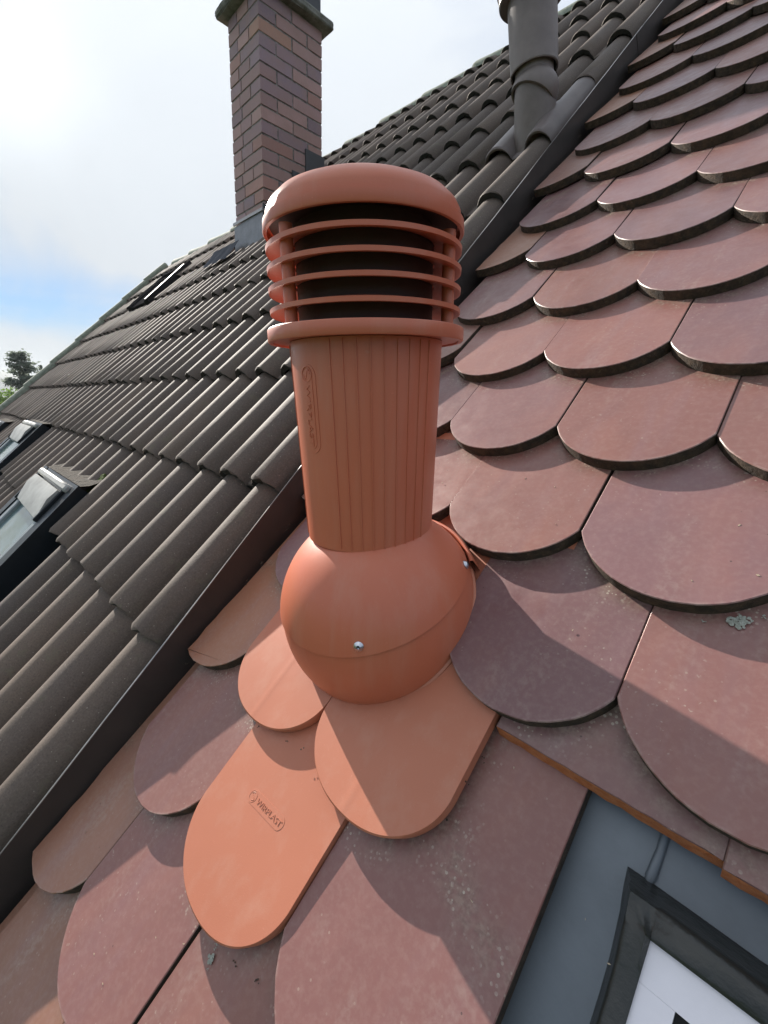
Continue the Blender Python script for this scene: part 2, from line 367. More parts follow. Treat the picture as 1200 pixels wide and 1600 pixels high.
# ------------------------------------------------------------------ terrain, far hills
def terrain():
    bm = bmesh.new(); S = 5000
    vs_ = [bm.verts.new(p) for p in ((-S, -S, -6.2), (S, -S, -6.2), (S, S, -6.2), (-S, S, -6.2))]; bm.faces.new(vs_)
    solo('ground', bm, MT['grass'], kind='structure')
    bm = bmesh.new(); rows = []
    for i in range(61):
        y = -900 + i * 45; h = 66 + 14 * math.sin(i * 0.35 + 2.4) + 10 * math.sin(i * 0.9) + random.uniform(-2, 2)
        rows.append([bm.verts.new((-1250 - 25 * math.sin(i * .5), y, -8)), bm.verts.new((-1380, y, h * 0.6)), bm.verts.new((-1500, y, h)), bm.verts.new((-1800, y, -8))])
    for a, b in zip(rows[:-1], rows[1:]):
        for k in range(3): bm.faces.new((a[k], b[k], b[k + 1], a[k + 1]))
    solo('hills', bm, MT['forest'], kind='structure')
terrain()

# ------------------------------------------------------------------ red roof with round-ended tiles
W, G, RAD, TH, TILT = 0.182, 0.1587, 0.0991, 0.0185, 0.112
SAG = 0.058
def creep(r): return 0.0011 * max(0, min(r, 10) - 3) ** 2 + 0.0154 * max(0, r - 10)
A_CUT = -0.583
def tile_outline(u0, u1, ycut, seed):
    rng = random.Random(seed); hw = 0.0902; pts = []
    def yb(x): return RAD - math.sqrt(max(RAD * RAD - x * x, 0))
    L_, R_ = max(-hw, u0), min(hw, u1)
    top = 0.385
    if ycut is not None:
        n = 16
        return [(L_ + (R_ - L_) * i / n, ycut + rng.uniform(-.0004, .0004)) for i in range(n + 1)] + [(R_, top), (L_, top)], n + 1
    n = 26
    for i in range(n + 1):
        x = L_ + (R_ - L_) * (0.5 - 0.5 * math.cos(PI * i / n))
        pts.append((x, yb(x) + rng.uniform(-.0004, .0004)))
    if u0 > -hw + 0.01:                       # roughly cut left side
        k = 7; pts = [(L_ + rng.uniform(-.002, .002), yb(L_) + 0.02 * (k - i) + rng.uniform(-.002, .002)) for i in range(k)] + pts
    return pts + [(R_, top), (L_, top)], len(pts)
def plate_mesh(name, pts, zfn, th, mats, edge_idx=1, chamfer=0.0009, special=None, crease=0.0):
    bm = bmesh.new(); n = len(pts); cx = sum(p[0] for p in pts) / n; cy = sum(p[1] for p in pts) / n
    def inset(i):
        p0, p1, p2 = Vector(pts[i - 1]), Vector(pts[i]), Vector(pts[(i + 1) % n])
        d = (p2 - p0); nrm = Vector((-d.y, d.x)); nrm.normalize(); return p1 + nrm * chamfer
    top = []; out = []; bot = []
    for i, p in enumerate(pts):
        q = inset(i); zc = crease * (1 - min(1, abs(p[0]) / 0.09))
        top.append(bm.verts.new((q.x, q.y, zfn(*q) + zc))); out.append(bm.verts.new((p[0], p[1], zfn(*p) - chamfer))); bot.append(bm.verts.new((p[0], p[1] - (.0042 + .0005 * math.sin(i * 2.3) if special is not None and i <= special else 0), zfn(*p) - th)))
    bm.faces.new(top)
    bm.faces.new(list(reversed(bot))).material_index = edge_idx
    for i in range(n):
        j = (i + 1) % n
        bm.faces.new((out[i], out[j], top[j], top[i]))
        f = bm.faces.new((bot[i], bot[j], out[j], out[i])); f.material_index = edge_idx
        if special is not None and i < special: f.material_index = 2
    return mesh_of(name, bm, mats, 24)
TILE_MESH = {}
def tile_mesh(u0, u1, ycut, var):
    key = (round(u0, 3), round(u1, 3), ycut, var)
    if key not in TILE_MESH:
        pts, k = tile_outline(u0, u1, ycut, hash(key) % 1000)
        TILE_MESH[key] = plate_mesh('tile', pts, lambda x, y: 0.004 - TILT * y, TH, [MT['clay'], MT['edge'], MT['raw']], special=(k - 1 if ycut is not None else None))
    return TILE_MESH[key]
red_roof = thing('red_tiled_roof', 'red brown roof of overlapping round-ended clay tiles on the right', 'roof', mat4=ROOF)
PURPLE = [(0.205, 0.096, 0.090), (0.215, 0.096, 0.085), (0.188, 0.094, 0.096), (0.222, 0.100, 0.084), (0.195, 0.098, 0.094), (0.226, 0.098, 0.082), (0.178, 0.090, 0.092)]
ORANGE = [(0.275, 0.135, 0.088), (0.235, 0.125, 0.098), (0.29, 0.13, 0.075)]
SKIP = {(2, -1.5), (1, -2.0), (1, -1.0), (0, -1.5)}
def red_tiles():
    for r in range(-4, 20):
        half = 0.5 if r % 2 == 0 else 0.0
        for i in range(-5, 6):
            c = i + half
            if (r, c) in SKIP: continue
            if r <= 0 and c > 0.2: continue
            ca = c * W
            u0 = A_CUT + random.uniform(0, 0.006) + (0.012 if r > 4 else 0) - ca
            if u0 > 0.02: continue
            ycut = round(0.245 - (r * G - SAG), 4) if (r == 1 and c > -0.2) else None
            cut = u0 > -0.08
            u1 = -0.006 if (r < 0 and c == 0) else 1
            me = tile_mesh(u0 if cut else -1, u1, ycut, 0 if (cut or ycut or u1 < 1) else random.randrange(8))
            o = bpy.data.objects.new('tile', me); COL.objects.link(o); o.parent = red_roof
            o.location = (ca + random.uniform(-.0012, .0012), r * G - SAG + random.uniform(-.003, .003) + creep(r) + (0.028 if cut and r > 4 else 0), random.uniform(-.001, .0015))
            o.rotation_euler = (random.uniform(-.006, .006), random.uniform(-.006, .006), random.uniform(-.010, .010))
            col = random.choice(ORANGE) if (cut or (r, c) == (-2, -2.5) or (r > 5 and random.random() < 0.05)) else random.choice(PURPLE)
            k = random.uniform(0.78, 1.0); o.color = (col[0] * k, col[1] * k, col[2] * k, 1)
red_tiles()
def red_deck():
    bm = bmesh.new(); box(bm, (-0.66, -2.2, -0.075), (1.15, 3.15, -0.062)); part('roof_deck', bm, MT['under'], red_roof, world=False)
red_deck()

# ------------------------------------------------------------------ dark roof of rolled pantiles
dark_roof = thing('dark_tiled_roof', 'dark brown roof of rolled concrete pantiles on the left', 'roof', mat4=ROOF)
PW, PG, PH = 0.252, 0.324, 0.042
def roll_h(u):
    h = 0.0
    for c, hw in ((0.054, 0.046), (0.184, 0.042)):
        x = abs(u - c) / hw
        if x < 1: h = max(h, PH * ((1 - x ** 2.0) ** 0.56))
    return h
def pantile_mesh(u_lo=0.0, u_hi=PW, var=0):
    rng = random.Random(var); bm = bmesh.new()
    us = [0.0, 0.005]
    for cc, hw in ((0.054, 0.046), (0.184, 0.042)): us += [cc + hw * q for q in (-1.02, -0.995, -0.96, -0.88, -0.74, -0.55, -0.30, 0.0, 0.30, 0.55, 0.74, 0.88, 0.96, 0.995, 1.02)]
    us += [0.119, 0.2305, 0.237, 0.244, 0.2465, 0.252]; us = sorted(us)
    us = [u for u in us if u_lo <= u <= u_hi]
    ys = [0.0, 0.004, 0.14, 0.28, 0.41]; top = []; bot = []
    for y in ys:
        rt = []; rb = []
        for u in us:
            dip = -0.014 if 0.2365 < u < 0.245 else 0.0
            h = roll_h(u) + dip + 0.018 - 0.062 * y
            if y == 0: h -= 0.003
            yy = y + (rng.uniform(-.004, .004) if y == 0 else 0)
            rt.append(bm.verts.new((u, yy, h))); rb.append(bm.verts.new((u, yy + (0.002 if y == 0 else 0), h - 0.017 + (0.003 if y == 0 else 0))))
        top.append(rt); bot.append(rb)
    for k in range(len(ys) - 1):
        for i in range(len(us) - 1):
            bm.faces.new((top[k][i], top[k][i + 1], top[k + 1][i + 1], top[k + 1][i]))
            f = bm.faces.new((bot[k][i], bot[k + 1][i], bot[k + 1][i + 1], bot[k][i + 1])); f.material_index = 1
    for i in range(len(us) - 1):
        f = bm.faces.new((bot[0][i], bot[0][i + 1], top[0][i + 1], top[0][i])); f.material_index = 1
    for k in range(len(ys) - 1):
        for i, flip in ((0, False), (-1, True)):
            q = [bot[k][i], top[k][i], top[k + 1][i], bot[k + 1][i]]
            f = bm.faces.new(q if not flip else list(reversed(q))); f.material_index = 1
    return mesh_of('pantile', bm, [MT['tile_dark'], MT['under']], 35)
PAN = [pantile_mesh(var=k) for k in range(4)]
A_R = -0.594; VERGE = -5.35
RIDGE_L, RIDGE_R, STEP = 2.67, 3.43, -3.40
WINS = [(-2.02, -1.46, -0.9, 0.26), (-3.42, -2.86, -0.6, 0.42), (-4.50, -3.95, 1.68, 2.24), (-4.75, -4.20, -0.6, 0.36)]
def dark_tiles():
    ncol = int((A_R - VERGE) / PW) + 1
    for k in range(-4, 11):
        s = 0.085 + k * PG
        for c in range(ncol):
            a = A_R - PW * (c + 1)
            top = RIDGE_R if a > STEP - 0.1 else RIDGE_L
            if s > top - 0.06: continue
            if (k == 5) and c == 0: continue                 # the pipe's base tile lies here
            if any(a + PW * 0.75 > w[0] and a + PW * 0.25 < w[1] and s + 0.1 > w[2] and s + 0.30 < w[3] for w in WINS): continue
            o = bpy.data.objects.new('pantile', random.choice(PAN)); COL.objects.link(o); o.parent = dark_roof
            over = max(0, s + 0.41 - top - 0.02)
            o.location = (a + random.uniform(-.002, .002), s + random.uniform(-.004, .004), random.uniform(-.0015, .0015))
            if over > 0: o.scale = (1, (0.41 - over) / 0.41, 1)
            o.rotation_euler = (random.uniform(-.005, .005), random.uniform(-.006, .006), random.uniform(-.005, .005))
            b = random.uniform(0.72, 1.22); o.color = (0.104 * b, 0.076 * b, 0.058 * b, 1)
dark_tiles()
def dark_deck():
    bm = bmesh.new(); box(bm, (VERGE, -2.2, -0.085), (STEP, RIDGE_L, -0.07)); box(bm, (STEP, -2.2, -0.085), (-0.70, RIDGE_R, -0.07))
    part('roof_deck', bm, MT['under'], dark_roof, world=False)
    # ridge caps: half-round tiles lapping one another
    def cap_mesh(L_, r):
        bm = bmesh.new(); rg = []
        for x, rr in ((0, r), (0.02, r * 1.04), (L_ * .25, r * 0.98), (L_, r * 0.9)):
            rg.append([bm.verts.new((x, rr * math.cos(t), rr * math.sin(t) * 0.8)) for t in [PI * q / 10 for q in range(11)]])
        for p, q in zip(rg[:-1], rg[1:]):
            for i in range(10): bm.faces.new((p[i], p[i + 1], q[i + 1], q[i]))
        bm.faces.new(list(rg[0]))
        return mesh_of('ridge_tile', bm, MT['cap'], 35)
    me = cap_mesh(0.42, 0.085)
    for a0, a1, s in ((-5.2, STEP, RIDGE_L), (STEP, -0.62, RIDGE_R)):
        n = max(1, int((a1 - a0) / 0.37))
        for i in range(n):
            o = bpy.data.objects.new('ridge_tile', me); COL.objects.link(o); o.parent = dark_roof
            o.location = (a0 + i * (a1 - a0) / n, s + 0.01, -0.02); o.rotation_euler = (-PI / 4, 0.02 + random.uniform(-.02, .02), random.uniform(-.01, .01))
    bm = bmesh.new(); box(bm, (0, 0, -0.14), (0.075, 0.40, 0.085), bevel=0.015); me2 = mesh_of('verge_tile', bm, MT['cap'])
    for k in range(-4, 9):
        s = 0.085 + k * PG
        if s > RIDGE_L - 0.1: continue
        o = bpy.data.objects.new('verge_tile', me2); COL.objects.link(o); o.parent = dark_roof
        o.location = (VERGE - 0.05, s - 0.02, 0.008); o.rotation_euler = (-0.035, 0, random.uniform(-.01, .01))
        if s + 0.4 > RIDGE_L: o.scale = (1, (RIDGE_L - s) / 0.4, 1)
dark_deck()

# bodies of the two houses under the roofs, seen only from elsewhere
def houses():
    for nm, lab, x0, x1, rs, top in (('red_roofed_house', 'pale rendered house below the round-ended red tiles', -0.60, 1.1, red_roof, 3.15), ('dark_roofed_house', 'pale rendered house below the dark pantiles', VERGE + 0.1, -0.62, dark_roof, RIDGE_L)):
        t = rs
        yr = top * C45; e = -1.5; bm = bmesh.new()
        prof = [(e, -6.2), (e, e - 0.12), (yr - 0.02, yr - 0.14), (2 * yr - e, e - 0.12), (2 * yr - e, -6.2)]
        a = [bm.verts.new((x0, y, z)) for y, z in prof]; b = [bm.verts.new((x1, y, z)) for y, z in prof]
        bm.faces.new(list(reversed(a))); bm.faces.new(b)
        for i in range(5): bm.faces.new((a[i], a[(i + 1) % 5], b[(i + 1) % 5], b[i]))
        part('wall', bm, MT['wall'], t, smooth=None)
        bm = bmesh.new(); d = 0.06
        hexa(bm, [(x0, yr, yr - .1), (x1, yr, yr - .1), (x1, 2 * yr - e + .3, e - .4), (x0, 2 * yr - e + .3, e - .4)], [(x0, yr, yr - .02), (x1, yr, yr - .02), (x1, 2 * yr - e + .3, e - .32), (x0, 2 * yr - e + .3, e - .32)])
        part('rear_roof', bm, MT['under'], t, smooth=None)
houses()

# ------------------------------------------------------------------ flashing strip between the roofs
def flashing():
    t = thing('flashing', 'dark upright metal strip running up the slope between dark pantiles and red tiles', 'flashing', mat4=ROOF)
    for k, (s0, s1) in enumerate(((-2.2, -.62), (-.68, .93), (.87, 2.35), (2.29, 3.5))):
        o = .0012 * (k % 2); bm = bmesh.new(); box(bm, (-0.5885 + o, s0, -0.06), (-0.5873 + o, s1, 0.0365)); bmesh.ops.subdivide_edges(bm, edges=[e for e in bm.edges if abs(e.verts[0].co.y - e.verts[1].co.y) > .5], cuts=14)
        for v in bm.verts: v.co.x += .0007 * math.sin(v.co.y * 9 + k) + .0004 * math.sin(v.co.y * 31)
        bm2 = bm.copy()
        part('upstand', bm, MT['flash'], t, world=False)
        for v in bm2.verts:
            v.co.z = 0.0366 if v.co.z < 0 else 0.0378; v.co.x += -.0012 if v.co.x < -.5873 + o else .0006
        part('lip', bm2, MT['lip'], t, world=False)
flashing()

# ------------------------------------------------------------------ the plastic roof vent
P0 = Vector((-0.294, 0.210, 0.213)); AX = Vector((0.006, -0.063, 0.998)).normalized(); BALL = Vector((-0.286, 0.219, 0.213))
_, VF, VR = frame_of(AX)
def vp(th, t, r): th = math.radians(th); return P0 + AX * t + (VF * math.cos(th) + VR * math.sin(th)) * r
def tr(t): return 0.0713 + 0.0369 * t
def screw(parent, pos, nrm, r=0.0052):
    nrm = nrm.normalized(); bm = bmesh.new()
    lathe(bm, [(0, .0), (r, 0.0), (r * 1.02, 0.0009), (r * .82, .0016), (r * .62, .0030), (r * .40, .0036), (r * .38, .0016), (0, .0016)], pos, nrm, 24)
    s = part('screw', bm, MT['steel'], parent)
    bm = bmesh.new(); u = nrm.orthogonal().normalized(); v = nrm.cross(u)
    for a, b in ((u, v), (v, u)):
        mm = Matrix((a, b, nrm)).transposed().to_4x4(); mm.translation = pos + nrm * 0.0018
        if mm.determinant() < 0: mm = Matrix((a, -b, nrm)).transposed().to_4x4(); mm.translation = pos + nrm * 0.0018
        box(bm, (-r * .33, -r * .09, -.0002), (r * .33, r * .09, .0004), mm)
    part('screw_slot', bm, MT['black'], s); ORG[s.name] = ORG[parent.name]
def vent():
    t = thing('roof_vent', 'tall brick red plastic vent pipe with louvred mushroom cap in the middle of the roof', 'roof vent', r2w(-0.286, 0.305, -0.004))
    # cap
    bm = bmesh.new()
    lathe(bm, [(0, .4300), (.093, .4300), (.0985, .4290), (.0990, .4212), (.1022, .4212), (.1030, .4225), (.1024, .4311), (.0994, .4319), (.0990, .4395), (.0955, .4460), (.0880, .4530), (.0760, .4585), (.0590, .4625), (.0370, .4650), (0, .4660)], P0, AX, 96)
    part('cap', bm, MT['plastic'], t)
    for tt in (.349, .369, .388, .407):
        bm = bmesh.new(); lathe(bm, [(.0735, tt + .0040), (.0990, tt - .0030), (.1012, tt - .0027), (.1015, tt + .0014), (.0995, tt + .0020), (.0735, tt + .0072)], P0, AX, 96, closed=True)
        part('louvre_ring', bm, MT['plastic'], t)
    for th in (-52, 68, 188):
        bm = bmesh.new(); c = vp(th, 0, 0.0905); tube(bm, [c + AX * .331, c + AX * .4195], 0.0063, 16); part('post', bm, MT['plastic'], t)
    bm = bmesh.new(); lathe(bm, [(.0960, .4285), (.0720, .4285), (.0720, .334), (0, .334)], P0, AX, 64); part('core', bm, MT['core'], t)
    bm = bmesh.new(); lathe(bm, [(.0832, .3205), (.1000, .3205), (.1010, .3190), (.1048, .3190), (.1058, .3205), (.1058, .3312), (.1050, .3322), (.0400, .3345)], P0, AX, 96); part('flange', bm, MT['plastic'], t)
    # tube
    bm = bmesh.new(); prof = [(tr(.100) - .004, .1000), (tr(.100) - .0008, .1000), (tr(.100), .1008)] + [(tr(.1008 + .2192 * i / 8), .1008 + .2192 * i / 8) for i in range(1, 9)]
    lathe(bm, prof, P0, AX, 96); tb = part('pipe', bm, MT['plastic'], t)
    for th in [-24 + 9.25 * i for i in range(9)] + [-82]:
        bm = bmesh.new()
        pts = []
        for tt in (.104, .318):
            for dth, dr in ((-.55, -.0004), (-.3, .0011), (.3, .0011), (.55, -.0004)): pts.append(vp(th + dth, tt, tr(tt) + dr))
        v = [bm.verts.new(p) for p in pts]
        for k in range(3): bm.faces.new((v[k], v[k + 1], v[k + 5], v[k + 4]))
        bm.faces.new((v[3], v[2], v[1], v[0])); bm.faces.new(v[4:8])
        o = part('rib', bm, MT['plastic'], tb)
    # raised badge on the pipe: rounded plate, ring with an S, lettering
    def on_pipe(x, y, dr): tt = .2515 - x; return vp(-46 + y / tr(tt) * 180 / PI, tt, tr(tt) + dr)
    def pill(bm, L_, w, z0, z1, fn):
        out = []
        for k in range(25):
            an = -PI / 2 + PI * k / 24; out.append((L_ / 2 - w / 2 + math.cos(an) * w / 2, math.sin(an) * w / 2))
        out = out + [(-x, -y) for x, y in out]; n = len(out)
        a = [bm.verts.new(fn(x, y, z0)) for x, y in out]; b = [bm.verts.new(fn(x, y, z1)) for x, y in out]
        for i in range(n): bm.faces.new((a[i], a[(i + 1) % n], b[(i + 1) % n], b[i]))
        for i in range(n // 2 - 1): bm.faces.new((b[i], b[i + 1], b[n - 2 - i], b[n - 1 - i]))
    def badge(fn, host, L_, w, h, two):
        bm = bmesh.new()
        if two: pill(bm, L_, w, -.0005, .0005, fn)
        pill(bm, L_ - (.010 if two else 0), w * (.62 if two else 1), -.0005, (.0010 if two else .0003), fn); bd = part('badge', bm, [host[1]], host[0])
        bm = bmesh.new(); z = .0010 if two else .0003; r = w * (.30 if two else .40); cx = -L_ / 2 + (.010 if two else w * .5)
        tube(bm, [fn(cx + r * math.cos(q * PI / 14), r * math.sin(q * PI / 14), z) for q in range(29)], .0005 if two else .0003, 6, False)
        tube(bm, [fn(cx + r * .62 * math.sin(q * PI / 9) * (1 if q < 10 else 1), -r * .7 + r * 1.4 * q / 18, z) for q in range(19)], .0006 if two else .0004, 6)
        vs_, fs = text_geo('WIRPLAST', h, 0.0004 if two else 0.0003); x0 = min(v.x for v in vs_); x1 = max(v.x for v in vs_); y0 = min(v.y for v in vs_); y1 = max(v.y for v in vs_)
        ta = cx + r + .003; tbb = L_ / 2 - (.008 if two else .0035)
        add_geo(bm, vs_, fs, lambda v: fn(ta + (v.x - x0) / (x1 - x0) * (tbb - ta), (v.y - (y0 + y1) / 2), z + (.0003 if two else .0002) + v.z))
        part('lettering', bm, [host[1]], bd)
    badge(on_pipe, (tb, MT['plastic']), .090, .0245, .0092, True)
    # ball: lower dome and the hood that slides on it
    nroof = r2w(0, 0, 1)
    bm = bmesh.new(); bmesh.ops.create_uvsphere(bm, u_segments=96, v_segments=64, radius=0.1262); bmesh.ops.transform(bm, matrix=Matrix.Translation(BALL) @ Matrix.Rotation(PI / 4, 4, 'X'), verts=bm.verts)
    bmesh.ops.bisect_plane(bm, geom=bm.verts[:] + bm.edges[:] + bm.faces[:], plane_co=r2w(0, 0, -0.016), plane_no=nroof, clear_inner=True)
    part('lower_dome', bm, MT['plastic'], t, smooth=60)
    sn = Vector((.014, -.422, .907)).normalized()
    bm = bmesh.new(); R0, R1 = .1262, .1288; prof = []
    ph0 = math.asin(.0454 / R1)
    for R_, rng in ((R1, range(0, 25)), (R0 + .0003, range(24, -1, -1))):
        for k in rng:
            ph = ph0 + (PI / 2 - ph0) * k / 24; prof.append((max(R_ * math.cos(ph), 0 if k == 24 else 1e-5), R_ * math.sin(ph)))
    lathe(bm, prof[:25], BALL, sn, 96); lathe(bm, [prof[-1], (prof[0][0] - .0006, prof[0][1] - .0004), prof[0]], BALL, sn, 96)
    dc = part('dome_cover', bm, MT['plastic'], t, smooth=50)
    for p in (Vector((-.211, .113, .225)), Vector((-.182, .262, .290))):
        n_ = (p - BALL).normalized(); screw(t, BALL + n_ * .1288, n_)
    # base plate with three tile-shaped flaps, in roof coordinates
    def flap(name, col, row, extra=0.0, z0=.006, crease=.00022, top=.34, mat='plate', th=.0125):
        hw = .0905; bm = bmesh.new(); zf = lambda x, y: z0 - TILT * y * .8 + crease * max(0, 1 - abs(x) / .006)
        # grid of strips so that the crease along the middle is real
        xs = [-hw, -.06, -.03, -.012, -.006, -.003, 0, .003, .006, .012, .03, .06, hw]
        fine = sorted(set([round(-hw * math.cos(PI * i / 60), 5) for i in range(61)] + xs))
        rows = []
        for x in fine:
            y0 = .072 * (1 - math.sqrt(max(1 - (abs(x) / hw) ** 2.15, 0))) - extra
            rows.append([(x, y0), (x, y0 + .0018), (x, y0 + .03), (x, top)])
        V = []
        for k, rr in enumerate(rows):
            e = -.0016 if k in (0, len(rows) - 1) else 0
            V.append([bm.verts.new((x, y, zf(x, y) + (-.0018 if q == 0 else 0) + e)) for q, (x, y) in enumerate(rr)] + [bm.verts.new((rr[0][0], rr[0][1] + .0006, zf(*rr[0]) - th)), bm.verts.new((rr[3][0], rr[3][1], zf(*rr[3]) - th))])
        for a, b in zip(V[:-1], V[1:]):
            for q in range(3): bm.faces.new((a[q], b[q], b[q + 1], a[q + 1]))
            bm.faces.new((a[4], b[4], b[0], a[0])); bm.faces.new((a[5], b[5], b[4], a[4])); bm.faces.new((a[3], b[3], b[5], a[5]))
        for a, fl in ((V[0], 0), (V[-1], 1)):
            q = [a[0], a[1], a[2], a[3], a[5], a[4]]; bm.faces.new(q if fl else list(reversed(q)))
        bmesh.ops.recalc_face_normals(bm, faces=bm.faces)
        bmesh.ops.transform(bm, matrix=ROOF @ Matrix.Translation((col * W, row * G - SAG, 0)), verts=bm.verts)
        return bm
    part('base_flap', flap('f', -1.0, 1, .001), MT['plate'], t)
    part('base_flap', flap('f', -2.0, 1, -.002), MT['plate'], t)
    bm = bmesh.new(); box(bm, (-2.5 * W + .002, .26, -.034), (-.5 * W - .004, .62, -.0185), ROOF); part('base_plate', bm, MT['plate'], t)
    # low collar standing on the plate round the dome
    bm = bmesh.new(); lathe(bm, [(.1300, -.03), (.1300, .010), (.1315, .0118), (.1335, .0118), (.1350, .010), (.1350, -.03)], r2w(-.286, .305, -.004), nroof, 64, 78, 200); part('collar', bm, MT['plastic'], t)
    bm = bmesh.new(); lathe(bm, [(.1262, -.012), (.1282, -.012), (.1286, -.0035), (.1262, -.0015)], r2w(-.286, .305, -.004), nroof, 96); part('base_bead', bm, MT['plate'], t)
    # separate lower tile with embossed lettering
    l = thing('plastic_tile', 'salmon plastic tile with embossed lettering just below the vent', 'roof tile', r2w(-1.5 * W, 0, 0))
    o = part('tile_body', flap('f', -1.5, 0, .003, crease=0), MT['plate'], l)
    def on_tile(x, y, z): X = -.2725 + x * .965; Y = .0475 + y * 1.0 + x * .06; return r2w(X, Y, .006 - TILT * .8 * (Y + SAG) + z)
    badge(on_tile, (o, MT['plate']), .066, .0145, .0080, False)
vent()

# ------------------------------------------------------------------ dark vent pipe on the pantiles
def dark_pipe():
    base = Vector((-.71, 1.24, 1.275)); D = Vector((-.10, -.10, 1)).normalized()
    t = thing('vent_pipe', 'dark brown ribbed vent pipe with overlapping hood on the dark pantiles', 'vent pipe', base)
    def ring(bm, prof, P, A_, seg=56): lathe(bm, prof, P, A_, seg)
    E = Vector((0, -.25, 1)).normalized()
    bm = bmesh.new(); ring(bm, [(.060, -.05), (.060, .02), (.058, .08), (.055, .125), (.050, .14)], base, E); part('elbow', bm, MT['pipe'], t)
    top = base + E * .095
    bm = bmesh.new(); prof = [(.0590, -.016), (.0655, -.016), (.0668, -.012), (.0665, .004), (.0630, .022), (.0560, .036), (.052, .040)]
    ring(bm, prof, top + D * .006, (D + Vector((.36, .37, 0))).normalized()); part('hood', bm, MT['pipe'], t)
    bm = bmesh.new(); ring(bm, [(.054, -.02), (.054, .14)], top, D); part('inner_pipe', bm, MT['pipe'], t)
    q = top + D * .055
    bm = bmesh.new(); n = 84; rg = []
    for tt, dr in ((0, -.004), (0, 0), (.003, .001), (.006, 0), (.52, .002)):
        A_, F, R = frame_of(D); rg.append([bm.verts.new(q + A_ * tt + (F * math.cos(2 * PI * i / n) + R * math.sin(2 * PI * i / n)) * (.0655 + dr + (.0009 if (i % 2 and tt > .006) or (i % 2 and tt == .006) else 0))) for i in range(n)])
    for a, b in zip(rg[:-1], rg[1:]):
        for i in range(n): bm.faces.new((a[i], a[(i + 1) % n], b[(i + 1) % n], b[i]))
    part('sleeve', bm, MT['pipe'], t, smooth=25)
    bm = bmesh.new(); ring(bm, [(.066, .172), (.086, .172), (.090, .176), (.090, .194), (.083, .196), (.083, .203), (.094, .206), (.094, .24), (.07, .275), (0, .285)], q, D); part('cap', bm, MT['pipe'], t)
    # base tile with a raised roll, same outline as the pantiles
    bm = bmesh.new(); a0 = A_R - PW; s0 = 0.085 + 5 * PG - .02; us = [i * PW / 40 for i in range(41)]; ys = [0, .004, .05, .1, .15, .2, .25, .3, .40]; rows = []; low = []
    for y in ys:
        rows.append([]); low.append([])
        for u in us:
            h = max(roll_h(u) * 1.05, 0.0) + .020 - .030 * y
            a = a0 + u; d = math.hypot(a + .705, (s0 + y) - 1.80)
            h += .022 * max(0, 1 - (d / .085) ** 2) ** 2
            rows[-1].append(bm.verts.new(r2w(a, s0 + y, h - (.004 if y == 0 else 0)))); low[-1].append(bm.verts.new(r2w(a, s0 + y + (.002 if y == 0 else 0), h - .010)))
    for k in range(len(ys) - 1):
        for i in range(40):
            bm.faces.new((rows[k][i], rows[k][i + 1], rows[k + 1][i + 1], rows[k + 1][i])); bm.faces.new((low[k][i], low[k + 1][i], low[k + 1][i + 1], low[k][i + 1]))
    for i in range(40): bm.faces.new((low[0][i], low[0][i + 1], rows[0][i + 1], rows[0][i]))
    part('base_tile', bm, MT['pipetile'], t)
dark_pipe()

